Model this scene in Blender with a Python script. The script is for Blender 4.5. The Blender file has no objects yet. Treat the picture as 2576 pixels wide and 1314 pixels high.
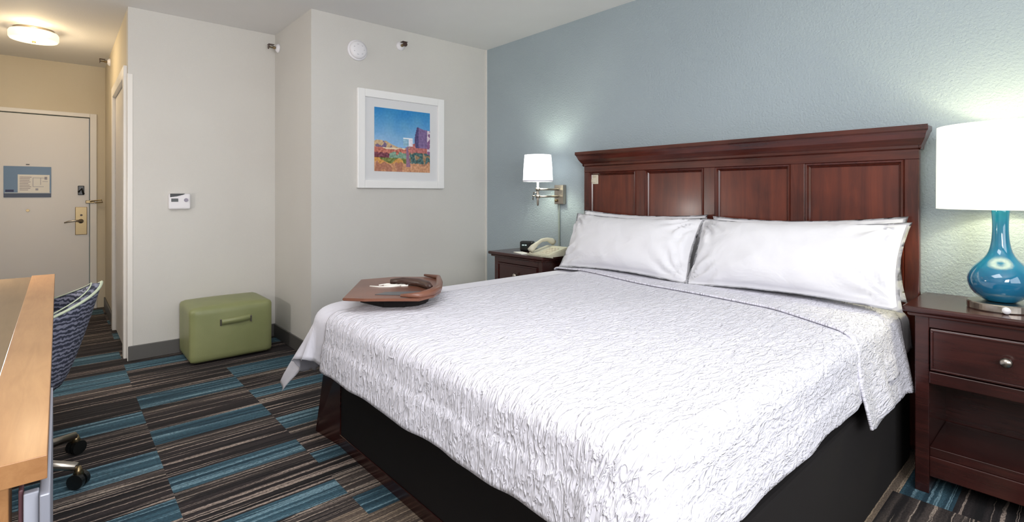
import bpy, bmesh, math, random
from mathutils import Vector, Matrix, noise
random.seed(7)
PI = math.pi
sc = bpy.context.scene
C = bpy.context.scene.collection

# ---------------------------------------------------------------- camera
cd = bpy.data.cameras.new('camera'); cam = bpy.data.objects.new('camera', cd); C.objects.link(cam)
cd.sensor_fit = 'HORIZONTAL'; cd.sensor_width = 36.0
cd.lens = 36.0 * 1289.0 / 2576.0
cd.shift_y = -(657.0 - 489.4) / 2576.0
cd.clip_start = 0.02
cam.location = (0.0, -2.944, 1.176)
cam.rotation_euler = (PI / 2, 0, 0.846)
sc.camera = cam
# ---------------------------------------------------------------- exposure / world / large lights
sc.view_settings.view_transform = 'Standard'
sc.view_settings.look = 'None'
sc.view_settings.exposure = 0.38
sc.view_settings.gamma = 1.0
sc.view_settings.use_curve_mapping = False
w = bpy.data.worlds.new('world'); sc.world = w; w.use_nodes = True
wn = w.node_tree.nodes; wl = w.node_tree.links
sky = wn.new('ShaderNodeTexSky'); sky.sky_type = 'HOSEK_WILKIE'; sky.turbidity = 3.0
sky.sun_direction = (0.4, -0.5, 0.7)
wn['Background'].inputs['Strength'].default_value = 0.6
wl.new(sky.outputs['Color'], wn['Background'].inputs['Color'])

def area(name, loc, target, sx, sy, power, col):
    l = bpy.data.lights.new(name, 'AREA'); l.shape = 'RECTANGLE'; l.size = sx; l.size_y = sy
    l.energy = power; l.color = col
    o = bpy.data.objects.new(name, l); C.objects.link(o); o.location = loc
    o.rotation_euler = (Vector(target) - Vector(loc)).to_track_quat('-Z', 'Y').to_euler()
    return o
def point(name, loc, power, col, r=0.05):
    l = bpy.data.lights.new(name, 'POINT'); l.energy = power; l.color = col; l.shadow_soft_size = r
    o = bpy.data.objects.new(name, l); C.objects.link(o); o.location = loc
    return o
area('window_daylight', (1.84, -2.0, 1.55), (-2.5, -2.0, 1.1), 2.0, 1.3, 24, (0.93, 0.96, 1.0))
area('ceiling_bounce', (-0.75, -2.35, 2.46), (-0.95, -2.0, 0), 1.5, 1.5, 33, (0.99, 0.99, 1.0))
area('ceiling_fill', (0.9, -2.6, 1.5), (-1.6, -1.6, 2.5), 0.8, 0.8, 30, (1.0, 0.98, 0.97))  # added fill aimed upward to brighten the ceiling; no fixture here
area('entry_fill', (-2.9, -3.0, 2.46), (-4.4, -2.4, 0.9), 0.9, 0.6, 8, (1.0, 0.98, 0.97))  # added fill, out of view, lifting the niche and hall walls
point('desk_lamp_light', (-3.5, -3.40, 0.98), 12, (1.0, 0.95, 0.9), 0.04)

# ---------------------------------------------------------------- materials
def s2l(c):
    c = c / 255.0
    return c / 12.92 if c <= 0.04045 else ((c + 0.055) / 1.055) ** 2.4
def RGB(r, g, b): return (s2l(r), s2l(g), s2l(b), 1.0)
class N:
    def __init__(self, name):
        self.m = bpy.data.materials.new(name); self.m.use_nodes = True
        self.t = self.m.node_tree; self.n = self.t.nodes; self.b = self.n['Principled BSDF']
        self._co = None
    def node(self, typ, **kw):
        nd = self.n.new(typ)
        for k, v in kw.items(): setattr(nd, k, v)
        return nd
    def link(self, a, b): self.t.links.new(a, b)
    def co(self, scale=(1, 1, 1), rot=(0, 0, 0), geo=False):
        mp = self.node('ShaderNodeMapping'); mp.inputs['Scale'].default_value = scale
        mp.inputs['Rotation'].default_value = rot
        if geo:
            g = self.node('ShaderNodeNewGeometry'); self.link(g.outputs['Position'], mp.inputs['Vector'])
        else:
            tc = self.node('ShaderNodeTexCoord'); self.link(tc.outputs['Object'], mp.inputs['Vector'])
        return mp.outputs['Vector']
    def noise(self, vec, scale, detail=3, rough=0.5, dist=0.0):
        t = self.node('ShaderNodeTexNoise'); t.inputs['Scale'].default_value = scale
        t.inputs['Detail'].default_value = detail; t.inputs['Roughness'].default_value = rough
        t.inputs['Distortion'].default_value = dist
        self.link(vec, t.inputs['Vector']); return t.outputs['Fac']
    def ramp(self, fac, stops, interp='LINEAR'):
        r = self.node('ShaderNodeValToRGB'); e = r.color_ramp.elements; r.color_ramp.interpolation = interp
        while len(e) < len(stops): e.new(0.5)
        for i, (p, c) in enumerate(stops): e[i].position = p; e[i].color = c
        self.link(fac, r.inputs['Fac']); return r.outputs['Color']
    def bump(self, h, strength, dist=0.01, prev=None):
        b = self.node('ShaderNodeBump'); b.inputs['Strength'].default_value = strength
        b.inputs['Distance'].default_value = dist
        self.link(h, b.inputs['Height'])
        if prev is not None: self.link(prev, b.inputs['Normal'])
        self.link(b.outputs['Normal'], self.b.inputs['Normal']); return b.outputs['Normal']
    def setp(self, **kw):
        for k, v in kw.items(): self.b.inputs[k.replace('_', ' ')].default_value = v
        return self
def plain(name, col, rough=0.5, metal=0.0, **kw):
    x = N(name); x.setp(Base_Color=col, Roughness=rough, Metallic=metal, **kw)
    f = x.noise(x.co(), 60, 2); x.bump(f, 0.03, 0.002)
    return x.m
def wall_mat(name, col, col2, bs=0.25, sc_=160):
    x = N(name); v = x.co(geo=True)
    f = x.noise(v, 1.5, 2); x.link(x.ramp(f, [(0.3, col), (0.7, col2)]), x.b.inputs['Base Color'])
    x.setp(Roughness=0.75); g = x.noise(v, sc_, 4, 0.6); x.bump(g, bs, 0.006)
    return x.m
def wood(name, dark, light, rough=0.25, axis=0, coat=0.3, sc_=6):
    x = N(name); s = [14, 14, 14]; s[axis] = 1.2
    v = x.co(scale=s); f = x.noise(v, sc_ * 0.5, 6, 0.65, 0.6)
    v2 = x.co(); f2 = x.noise(v2, 3.0, 3)
    mx = x.node('ShaderNodeMath', operation='ADD'); x.link(f, mx.inputs[0]); x.link(f2, mx.inputs[1])
    hf = x.node('ShaderNodeMath', operation='MULTIPLY'); hf.inputs[1].default_value = 0.5; x.link(mx.outputs[0], hf.inputs[0])
    x.link(x.ramp(hf.outputs[0], [(0.36, dark), (0.62, light)]), x.b.inputs['Base Color'])
    x.setp(Roughness=rough, Coat_Weight=coat, Coat_Roughness=0.15); x.bump(f, 0.05, 0.002)
    return x.m
M = {}
M['wall'] = wall_mat('cream_wallcovering', RGB(209, 206, 201), RGB(214, 212, 207))
M['hallwall'] = wall_mat('warm_hall_wallcovering', RGB(206, 195, 172), RGB(212, 202, 180))
M['blue'] = wall_mat('blue_grey_wall_paint', RGB(160, 173, 180), RGB(166, 179, 186), 0.9, 85)
M['ceiling'] = wall_mat('ceiling_paint', RGB(222, 222, 222), RGB(228, 228, 228), 0.15, 90)
M['white_paint'] = plain('white_door_paint', RGB(222, 218, 214), 0.35)
M['trim'] = plain('white_trim_paint', RGB(228, 224, 218), 0.35)
M['base'] = plain('grey_vinyl_base', RGB(92, 90, 88), 0.5)
M['cherry_x'] = wood('cherry_wood_horizontal', RGB(52, 20, 16), RGB(92, 40, 28), axis=0)
M['cherry_z'] = wood('cherry_wood_vertical', RGB(52, 20, 16), RGB(92, 40, 28), axis=2)
M['cherry_panel'] = wood('cherry_wood_panel', RGB(66, 24, 18), RGB(112, 50, 32), rough=0.3, axis=2, sc_=3)
M['cherry_dark'] = wood('dark_cherry_wood', RGB(40, 18, 17), RGB(68, 32, 28), rough=0.22, axis=0)
M['honey'] = wood('honey_maple_wood', RGB(160, 112, 70), RGB(186, 138, 92), rough=0.35, axis=0, coat=0.15)
M['honey_dark'] = wood('dark_olive_brown_top', RGB(104, 82, 56), RGB(122, 98, 70), rough=0.35, axis=0, coat=0.1)  # darker tone for the inner part of the desk top
M['black_fabric'] = plain('black_bed_wrap', RGB(18, 13, 14), 0.9)
M['chrome'] = plain('brushed_nickel', RGB(176, 168, 158), 0.28, 1.0)
M['brass'] = plain('satin_brass', RGB(150, 132, 100), 0.35, 1.0)
M['grey_metal'] = plain('grey_painted_steel', RGB(165, 168, 182), 0.4, 0.3)
M['grey_panel'] = plain('pale_grey_panel', RGB(178, 182, 196), 0.5)
M['black'] = plain('black_plastic', RGB(18, 20, 20), 0.3)
M['cream_plastic'] = plain('cream_plastic', RGB(214, 206, 186), 0.4)
M['white_plastic'] = plain('white_plastic', RGB(236, 234, 238), 0.4)
M['paper'] = plain('white_paper', RGB(240, 238, 232), 0.8)
M['mat'] = plain('picture_mat_board', RGB(224, 224, 226), 0.8)
M['frame'] = plain('white_picture_frame', RGB(244, 243, 242), 0.35)
M['lcd'] = plain('dark_lcd', RGB(50, 52, 50), 0.15)
M['phone'] = plain('beige_phone_plastic', RGB(206, 202, 182), 0.35)
M['glow'] = None
def emis(name, col, st, base=None):
    x = N(name); x.setp(Base_Color=base or col, Roughness=0.6, Emission_Color=col, Emission_Strength=st)
    f = x.noise(x.co(scale=(1, 1, 1)), 40, 2); x.bump(f, 0.05, 0.002); return x.m
M['shade_table'] = emis('lit_linen_table_lampshade', (1.0, 0.98, 0.80, 1), 0.62)
M['shade_wall'] = emis('lit_linen_wall_lampshade', (0.97, 0.98, 0.96, 1), 1.3)
M['glass_shade'] = emis('lit_frosted_glass', (1.0, 0.86, 0.66, 1), 0.62)
M['digits'] = emis('clock_digits', (0.7, 0.85, 0.85, 1), 0.35)
def ceramic():
    x = N('teal_blue_glaze'); v = x.co(); f = x.noise(v, 5, 2)
    x.link(x.ramp(f, [(0.3, RGB(16, 92, 130)), (0.7, RGB(28, 112, 148))]), x.b.inputs['Base Color'])
    x.setp(Roughness=0.08, Coat_Weight=1.0, Coat_Roughness=0.03); return x.m
M['ceramic'] = ceramic()
def leather(name, a, b, rough=0.42):
    x = N(name); v = x.co(); f = x.noise(v, 4, 3)
    x.link(x.ramp(f, [(0.3, a), (0.7, b)]), x.b.inputs['Base Color'])
    vo = x.node('ShaderNodeTexVoronoi'); vo.inputs['Scale'].default_value = 220; x.link(v, vo.inputs['Vector'])
    x.bump(vo.outputs['Distance'], 0.1, 0.002); x.setp(Roughness=rough); return x.m
M['green'] = leather('olive_green_vinyl', RGB(132, 138, 92), RGB(146, 150, 104))
M['tan'] = leather('tan_brown_leather', RGB(104, 66, 52), RGB(132, 88, 70), 0.3)
M['dark_tan'] = leather('dark_brown_leather', RGB(56, 38, 34), RGB(84, 60, 52), 0.35)
def cotton(name, col, bumps):
    x = N(name); x.setp(Base_Color=col, Roughness=0.85, Sheen_Weight=0.25)
    v = x.co()
    f = x.noise(x.co(scale=(1, 1, 1)), 7, 3, 0.5, 0.6); nb = x.bump(f, bumps, 0.03)
    return x.m
M['sheet'] = cotton('smooth_white_cotton', RGB(222, 221, 232), 0.35)
M['pillow'] = cotton('white_pillowcase_cotton', RGB(226, 226, 231), 0.35)
def matelasse():
    x = N('crinkled_white_matelasse'); x.setp(Base_Color=RGB(226, 225, 236), Roughness=0.8, Sheen_Weight=0.2)
    tc = x.node('ShaderNodeUVMap')
    mp = x.node('ShaderNodeMapping'); mp.inputs['Scale'].default_value = (1.0, 0.33, 1); x.link(tc.outputs['UV'], mp.inputs['Vector'])
    nb = None
    for sc_, st, di, dis in ((62, 0.6, 0.005, 0.9), (27, 0.45, 0.012, 0.8)):
        f = x.noise(mp.outputs[0], sc_, 2, 0.5, dis)
        a = x.node('ShaderNodeMath', operation='SUBTRACT'); a.inputs[1].default_value = 0.5; x.link(f, a.inputs[0])
        b = x.node('ShaderNodeMath', operation='ABSOLUTE'); x.link(a.outputs[0], b.inputs[0])
        r = x.ramp(b.outputs[0], [(0.0, (1, 1, 1, 1)), (0.06, (0.3, 0.3, 0.3, 1)), (0.16, (0, 0, 0, 1))])
        nb = x.bump(r, st, di, nb)
    return x.m
M['matelasse'] = matelasse()
def chair_fabric():
    x = N('navy_and_grey_wavy_weave'); v = x.co(scale=(1, 1, 1))
    wv = x.node('ShaderNodeTexWave', wave_type='BANDS', bands_direction='Z'); wv.inputs['Scale'].default_value = 17
    wv.inputs['Distortion'].default_value = 5; wv.inputs['Detail'].default_value = 2.5; wv.inputs['Detail Scale'].default_value = 3.0
    x.link(v, wv.inputs['Vector'])
    x.link(x.ramp(wv.outputs['Fac'], [(0.25, RGB(50, 54, 70)), (0.55, RGB(98, 100, 122)), (0.9, RGB(134, 136, 154))]), x.b.inputs['Base Color'])
    x.setp(Roughness=0.9); x.bump(wv.outputs['Fac'], 0.2, 0.004); return x.m
M['chair'] = chair_fabric()
M['piping'] = plain('pale_green_piping', RGB(196, 206, 180), 0.7)
def carpet(name, ground, line, ground2, density=1.0, thr=0.6):
    x = N(name)
    g = x.co(geo=True)
    wob = x.noise(x.co(scale=(1, 1, 1), geo=True), 22, 2)
    wm = x.node('ShaderNodeMath', operation='MULTIPLY_ADD'); wm.inputs[1].default_value = 0.010; wm.inputs[2].default_value = 0.0; x.link(wob, wm.inputs[0])
    cb = x.node('ShaderNodeCombineXYZ'); x.link(wm.outputs[0], cb.inputs[0])
    def warped(scale):
        ad = x.node('ShaderNodeVectorMath', operation='ADD'); x.link(g, ad.inputs[0]); x.link(cb.outputs[0], ad.inputs[1])
        mp = x.node('ShaderNodeMapping'); mp.inputs['Scale'].default_value = scale; x.link(ad.outputs[0], mp.inputs['Vector']); return mp.outputs[0]
    f = x.noise(warped((1, 0.012, 1)), 62 * density, 1, 0.5)
    f0 = x.noise(warped((1, 0.02, 1)), 30, 2, 0.6)
    fine = x.noise(x.co(scale=(1, 0.35, 1), geo=True), 230, 3, 0.7)
    base = x.ramp(f0, [(0.40, ground), (0.60, ground2)])
    lines = x.ramp(f, [(thr - 0.035, (0, 0, 0, 1)), (thr, (1, 1, 1, 1)), (thr + 0.045, (1, 1, 1, 1)), (thr + 0.075, (0, 0, 0, 1))])
    brk = x.ramp(fine, [(0.32, (0.45, 0.45, 0.45, 1)), (0.5, (1, 1, 1, 1))])
    mu = x.node('ShaderNodeMath', operation='MULTIPLY'); x.link(lines, mu.inputs[0]); x.link(brk, mu.inputs[1])
    mix = x.node('ShaderNodeMix', data_type='RGBA'); x.link(mu.outputs[0], mix.inputs['Factor'])
    x.link(base, mix.inputs['A']); mix.inputs['B'].default_value = line
    mm = x.node('ShaderNodeMix', data_type='RGBA', blend_type='MULTIPLY'); mm.inputs['Factor'].default_value = 0.8
    x.link(mix.outputs['Result'], mm.inputs['A'])
    x.link(x.ramp(fine, [(0.32, (0.35, 0.35, 0.35, 1)), (0.66, (1.25, 1.25, 1.25, 1))]), mm.inputs['B'])
    x.link(mm.outputs['Result'], x.b.inputs['Base Color'])
    x.setp(Roughness=0.95); x.bump(fine, 0.5, 0.006); return x.m
CM = [carpet('carpet_dark_stripe', RGB(18, 15, 18), RGB(178, 160, 148), RGB(54, 46, 47), 0.9, thr=0.63),
      carpet('carpet_teal_stripe', RGB(34, 66, 82), RGB(128, 162, 176), RGB(64, 100, 116), 0.8, thr=0.61),
      carpet('carpet_taupe_stripe', RGB(30, 26, 28), RGB(180, 164, 150), RGB(86, 76, 72), 1.1, thr=0.59),
      carpet('carpet_tan_stripe', RGB(128, 112, 98), RGB(190, 170, 146), RGB(92, 80, 72), 1.3, thr=0.58)]

# ---------------------------------------------------------------- geometry helpers
def tag(o, label=None, cat=None, group=None, kind=None):
    if label: o['label'] = label
    if cat: o['category'] = cat
    if group: o['group'] = group
    if kind: o['kind'] = kind
    return o
def thing(name, label, cat, loc=(0, 0, 0), group=None):
    o = bpy.data.objects.new(name, None); o.empty_display_size = 0.1; C.objects.link(o); o.location = loc
    return tag(o, label, cat, group)
def origin(p):
    v = Vector((0, 0, 0))
    while p is not None: v += Vector(p.location); p = p.parent
    return v
def obj(name, bm, m, parent=None, smooth=False, mods=(), at=None):
    """bm in world coordinates; becomes ONE mesh object under parent"""
    me = bpy.data.meshes.new(name)
    off = origin(parent)
    if parent is None and at is not None: off = Vector(at)
    bmesh.ops.translate(bm, verts=bm.verts, vec=-off)
    bmesh.ops.recalc_face_normals(bm, faces=bm.faces)
    if smooth:
        for f in bm.faces: f.smooth = True
    bm.to_mesh(me); bm.free()
    for mm in (m if isinstance(m, list) else [m]): me.materials.append(mm)
    o = bpy.data.objects.new(name, me); C.objects.link(o)
    if parent is not None: o.parent = parent
    elif at is not None: o.location = at
    for mod in mods:
        if mod[0] == 'subsurf':
            s = o.modifiers.new('subsurf', 'SUBSURF'); s.levels = s.render_levels = mod[1]
        if mod[0] == 'solid':
            s = o.modifiers.new('solid', 'SOLIDIFY'); s.thickness = mod[1]; s.offset = mod[2]
        if mod[0] == 'bevel':
            s = o.modifiers.new('bevel', 'BEVEL'); s.width = mod[1]; s.segments = 3; s.limit_method = 'ANGLE'
    return o
def box(bm, x0, x1, y0, y1, z0, z1, bev=0.0, seg=2):
    r = bmesh.ops.create_cube(bm, size=1.0); vs = r['verts']
    bmesh.ops.scale(bm, vec=(x1 - x0, y1 - y0, z1 - z0), verts=vs)
    bmesh.ops.translate(bm, vec=((x0 + x1) / 2, (y0 + y1) / 2, (z0 + z1) / 2), verts=vs)
    if bev > 0:
        es = list({e for v in vs for e in v.link_edges})
        bmesh.ops.bevel(bm, geom=es, offset=bev, segments=seg, profile=0.5, affect='EDGES')
    return bm
def B(*a, **k):
    bm = bmesh.new(); return box(bm, *a, **k)
def lathe(bm, prof, c, n=40, axis='z', caps=True):
    rings = []
    for r, h in prof:
        ring = []
        for i in range(n):
            a = 2 * PI * i / n
            if axis == 'z': p = (c[0] + r * math.cos(a), c[1] + r * math.sin(a), c[2] + h)
            elif axis == 'y': p = (c[0] + r * math.cos(a), c[1] + h, c[2] + r * math.sin(a))
            else: p = (c[0] + h, c[1] + r * math.cos(a), c[2] + r * math.sin(a))
            ring.append(bm.verts.new(p))
        rings.append(ring)
    for a, b in zip(rings, rings[1:]):
        for i in range(n): bm.faces.new((a[i], a[(i + 1) % n], b[(i + 1) % n], b[i]))
    if caps:
        bm.faces.new(rings[0]); bm.faces.new(rings[-1])
    return bm
def tube(bm, pts, r, n=10):
    pts = [Vector(p) for p in pts]; rings = []
    up = Vector((0, 0, 1))
    for i, p in enumerate(pts):
        d = (pts[min(i + 1, len(pts) - 1)] - pts[max(i - 1, 0)]).normalized()
        u = d.cross(up) if abs(d.dot(up)) < 0.95 else d.cross(Vector((1, 0, 0)))
        u.normalize(); v = d.cross(u)
        rr = r[i] if isinstance(r, (list, tuple)) else r
        rings.append([bm.verts.new(p + u * rr * math.cos(2 * PI * k / n) + v * rr * math.sin(2 * PI * k / n)) for k in range(n)])
    for a, b in zip(rings, rings[1:]):
        for i in range(n): bm.faces.new((a[i], a[(i + 1) % n], b[(i + 1) % n], b[i]))
    bm.faces.new(rings[0]); bm.faces.new(rings[-1]); return bm
def prism(bm, poly, z0, z1):
    a = [bm.verts.new((x, y, z0)) for x, y in poly]; b = [bm.verts.new((x, y, z1)) for x, y in poly]
    bm.faces.new(a); bm.faces.new(b); n = len(poly)
    for i in range(n): bm.faces.new((a[i], a[(i + 1) % n], b[(i + 1) % n], b[i]))
    return bm
def extrude_x(bm, prof, x0, x1):
    """profile of (y,z) swept along x"""
    a = [bm.verts.new((x0, y, z)) for y, z in prof]; b = [bm.verts.new((x1, y, z)) for y, z in prof]
    bm.faces.new(a); bm.faces.new(b); n = len(prof)
    for i in range(n): bm.faces.new((a[i], a[(i + 1) % n], b[(i + 1) % n], b[i]))
    return bm
def struct(name, bm, m, label=None):
    o = obj(name, bm, m); o['kind'] = 'structure'
    if label: o['label'] = label
    return o

# ---------------------------------------------------------------- room shell
H = 2.5
XP, XN, XD = -3.68, -4.495, -6.83          # picture wall, niche wall, entry wall
YC, YH, YF = -1.595, -2.576, -3.63         # return wall, hall right wall, front wall
XW = 1.9
struct('wall_back', B(XP - 0.1, XW + 0.1, 0, 0.1, 0, H), M['blue'], 'blue-grey textured accent wall behind the bed')
struct('wall_left', B(XP - 0.1, XP, YC + 0.1, 0.0, 0, H), M['wall'], 'cream wall with the framed picture')
struct('wall_return', B(XN - 0.1, XP, YC, YC + 0.1, 0, H), M['wall'], 'short cream return wall beside the niche')
struct('wall_niche', B(XN - 0.1, XN, YH, YC, 0, H), M['wall'], 'recessed cream wall behind the green ottoman')
# hallway right wall with a door opening
bm = bmesh.new()
box(bm, -4.66, XN - 0.1, YH, YH + 0.1, 0, H); box(bm, -5.60, -4.66, YH, YH + 0.1, 2.02, H)
box(bm, XD, -5.60, YH, YH + 0.1, 0, H)
struct('wall_hall', bm, M['hallwall'], 'warm beige hallway wall around the side door')
bm = bmesh.new()
box(bm, XD - 0.1, XD, YF, -3.615, 0, H); box(bm, XD - 0.1, XD, -3.615, -2.70, 1.965, H)
box(bm, XD - 0.1, XD, -2.70, YH + 0.1, 0, H)
struct('wall_entry', bm, M['hallwall'], 'beige wall around the entry door')
struct('wall_front', B(XD - 0.1, XW + 0.1, YF - 0.1, YF, 0, H), M['wall'])
bm = bmesh.new()
box(bm, XW, XW + 0.1, YF, -3.1, 0, H); box(bm, XW, XW + 0.1, -0.9, 0, 0, H)
box(bm, XW, XW + 0.1, -3.1, -0.9, 0, 0.8); box(bm, XW, XW + 0.1, -3.1, -0.9, 2.25, H)
struct('wall_window', bm, M['wall'])
struct('ceiling', B(XD - 0.2, XW + 0.2, YF - 0.2, 0.2, H, H + 0.1), M['ceiling'], 'pale grey painted ceiling')
bm = bmesh.new()
box(bm, XW + 0.02, XW + 0.07, -3.1, -3.04, 0.8, 2.25); box(bm, XW + 0.02, XW + 0.07, -0.96, -0.9, 0.8, 2.25)
box(bm, XW + 0.02, XW + 0.07, -3.04, -0.96, 0.8, 0.86); box(bm, XW + 0.02, XW + 0.07, -3.04, -0.96, 2.19, 2.25)
box(bm, XW + 0.02, XW + 0.07, -2.03, -1.97, 0.86, 2.19)
win = struct('window_1', bm, M['trim'])
gl = N('window_glass'); gl.setp(Base_Color=(1, 1, 1, 1), Roughness=0.0, Transmission_Weight=1.0, IOR=1.01)
obj('pane', B(XW + 0.04, XW + 0.045, -3.04, -0.96, 0.86, 2.19), gl.m, win)

# carpet: one mesh, tiles of striped blocks
floor_bm = bmesh.new()
def strip(x0, x1, y0, y1, mi):
    f = floor_bm.faces.new([floor_bm.verts.new(p) for p in ((x0, y0, 0), (x1, y0, 0), (x1, y1, 0), (x0, y1, 0))]); f.material_index = mi
D_, T_, U_, S_ = 0, 1, 2, 3
spec = [
 (-3.12, -2.605, [(-4.82, D_), (-4.6, T_), (-4.28, D_), (-3.98, T_), (-3.86, U_), (-3.41, D_), (-3.22, T_), (-3.12, U_), (-2.843, D_), (-2.64, T_), (-2.55, U_), (-2.344, D_), (-2.19, T_), (-2.08, U_), (-1.84, D_), (-1.66, T_), (-1.45, S_)]),
 (-2.605, -2.09, [(-4.42, D_), (-4.25, T_), (-3.98, D_), (-3.67, D_), (-3.44, T_), (-3.34, U_), (-3.09, D_), (-2.90, T_), (-2.80, U_), (-2.53, D_), (-2.39, T_), (-2.30, U_), (-2.07, D_), (-1.94, T_), (-1.82, U_), (-1.5, S_), (-1.3, T_)]),
 (-2.09, -1.575, [(-4.45, D_), (-4.3, T_), (-3.88, D_), (-3.64, T_), (-3.56, U_), (-3.345, D_), (-3.20, T_), (-3.11, U_), (-2.84, D_), (-2.68, T_), (-2.6, U_), (-2.35, D_), (-2.24, T_), (-2.1, D_), (-1.90, U_), (-1.76, T_), (-1.3, S_)]),
 (-1.575, -0.98, [(-3.95, D_), (-3.66, T_), (-3.3, D_), (-3.0, T_), (-2.6, D_), (-2.3, T_)]),
 (-0.98, -0.465, [(-0.52, S_), (-0.34, U_), (-0.27, U_), (-0.19, S_), (-0.05, D_), (0.2, T_)]),
 (-0.465, 0.0, [(-0.50, S_), (-0.34, T_), (-0.10, D_), (0.1, U_), (0.3, T_)]),
]
def fill(y0, y1, bands):
    x = XD - 0.1
    first = bands[0][0]
    while x < first - 0.6:
        wd = random.uniform(0.16, 0.3); strip(x, x + wd, y0, y1, random.choice([D_, D_, T_, U_])); x += wd
    for xe, mi in bands:
        if xe > x: strip(x, xe, y0, y1, mi); x = xe
    while x < XW + 0.1:
        wd = min(random.uniform(0.14, 0.3), XW + 0.1001 - x); strip(x, x + wd, y0, y1, random.choice([D_, T_, U_, S_])); x += wd
for y0, y1, bands in [(-3.73, -3.12, [(-4.8, D_), (-4.5, T_)])] + spec: fill(y0, y1, bands)
struct('floor', floor_bm, CM, 'striped carpet in teal, dark brown and taupe blocks')
struct('floor_2', B(XD - 0.1, XW + 0.1, YF - 0.1, 0.1, -0.06, -0.004), M['base'])

# baseboards
struct('baseboard_niche', B(XN, XN + 0.012, YH, YC, 0, 0.105, bev=0.004), M['base'], 'grey vinyl base under the niche wall')
struct('baseboard_return', B(XN + 0.012, XP + 0.012, YC - 0.012, YC, 0, 0.105, bev=0.004), M['base'])
struct('baseboard_left', B(XP, XP + 0.012, YC, -0.012, 0, 0.105, bev=0.004), M['base'])
struct('baseboard_back', B(XP, XW, -0.012, 0, 0, 0.105, bev=0.004), M['base'])
struct('baseboard_front', B(XD, XW, YF, YF + 0.012, 0, 0.105, bev=0.004), M['base'])
struct('baseboard_hall', B(XD + 0.012, -5.69, YH - 0.012, YH, 0, 0.105, bev=0.004), M['base'])
# white corner guard at the hallway corner
struct('trim_1', B(XN - 0.02, XN + 0.004, YH - 0.004, YH + 0.028, 0.0, 2.03, bev=0.003), M['trim'], 'white corner strip where hallway meets the niche wall')
struct('trim_5', B(XP - 0.001, XP + 0.012, -0.012, 0.0, 0.105, 2.5), M['trim'], 'thin pale strip in the corner by the blue wall')

# ---------------------------------------------------------------- doors
bm = bmesh.new()
box(bm, XD - 0.02, XD + 0.02, -2.70, -2.645, 0, 2.005, bev=0.004)
box(bm, XD - 0.02, XD + 0.02, -3.67 + 0.045, -2.70, 1.965, 2.005, bev=0.004)
struct('trim_2', bm, M['trim'], 'white frame of the entry door')
d1 = thing('door_1', None, None, (XD, -3.16, 0)); tag(d1, 'white entry door with nickel lever and blue notice', None, kind='structure')
obj('door_leaf', B(XD - 0.04, XD + 0.004, -3.612, -2.706, 0.01, 1.957, bev=0.003), M['white_paint'], d1)
obj('lock_plate', B(XD + 0.004, XD + 0.016, -2.816, -2.722, 0.765, 1.048, bev=0.004), M['brass'], d1)
lv = bmesh.new(); lathe(lv, [(0.022, 0), (0.022, 0.03), (0.012, 0.035), (0.012, 0.05)], (XD + 0.016, -2.772, 0.905), 20, 'x')
tube(lv, [(XD + 0.06, -2.765, 0.907), (XD + 0.062, -2.82, 0.910), (XD + 0.06, -2.87, 0.903), (XD + 0.055, -2.90, 0.893)], [0.011, 0.010, 0.009, 0.006], 12)
obj('lever_handle', lv, M['chrome'], d1, smooth=True)
obj('keyhole', lathe(bmesh.new(), [(0.010, 0), (0.008, 0.004)], (XD + 0.016, -2.768, 0.965), 16, 'x'), M['dark_tan'], d1)
bm = bmesh.new(); box(bm, XD + 0.004, XD + 0.02, -2.795, -2.745, 1.17, 1.265, bev=0.005)
tube(bm, [(XD + 0.02, -2.79, 1.2), (XD + 0.045, -2.765, 1.235), (XD + 0.03, -2.75, 1.18)], 0.009, 8)
obj('security_latch', bm, M['black'], d1)
obj('peephole', lathe(bmesh.new(), [(0.014, 0), (0.012, 0.006)], (XD + 0.004, -3.165, 1.02), 16, 'x'), M['brass'], d1)
bm = bmesh.new(); box(bm, XD + 0.02, XD + 0.034, -2.735, -2.665, 1.085, 1.115, bev=0.004)
tube(bm, [(XD + 0.03, -2.70, 1.1), (XD + 0.06, -2.66, 1.112), (XD + 0.07, -2.61, 1.12), (XD + 0.075, -2.60, 1.095), (XD + 0.05, -2.66, 1.09)], 0.006, 8)
tag(obj('door_guard', bm, M['brass'], None, at=(XD + 0.02, -2.70, 1.1)), 'brass swing-bar door guard on the entry door frame', 'latch')
# evacuation notice
sg = thing('door_sign', 'blue framed safety notice with a white floor plan on the entry door', 'sign', (XD + 0.004, -3.165, 1.147))
obj('backing', B(XD + 0.004, XD + 0.010, -3.332, -2.996, 1.147, 1.447, bev=0.002), plain('slate_blue_card', RGB(92, 124, 158), 0.35), sg)
obj('lower_band', B(XD + 0.0102, XD + 0.0115, -3.331, -2.997, 1.148, 1.186), plain('navy_band', RGB(54, 66, 92), 0.4), sg)
obj('white_rule', B(XD + 0.0102, XD + 0.0115, -3.325, -3.003, 1.188, 1.192), M['paper'], sg)
obj('plan_sheet', B(XD + 0.0102, XD + 0.012, -3.235, -3.008, 1.194, 1.368), M['paper'], sg)
bm = bmesh.new()
for k in range(9):
    wv = random.uniform(0.06, 0.085); box(bm, XD + 0.0122, XD + 0.0128, -3.222, -3.222 + wv, 1.216 + k * 0.0155, 1.223 + k * 0.0155)
obj('text_lines', bm, plain('pale_print', RGB(176, 166, 172), 0.6), sg)
bm = bmesh.new()
for (a, b, c, d) in [(-3.13, -3.03, 1.335, 1.339), (-3.13, -3.126, 1.25, 1.339), (-3.06, -3.02, 1.30, 1.304), (-3.075, -3.071, 1.27, 1.34), (-3.13, -3.05, 1.25, 1.254), (-3.045, -3.025, 1.32, 1.35), (-3.11, -3.09, 1.215, 1.235)]:
    box(bm, XD + 0.0122, XD + 0.0128, a, b, c, d)
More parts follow.
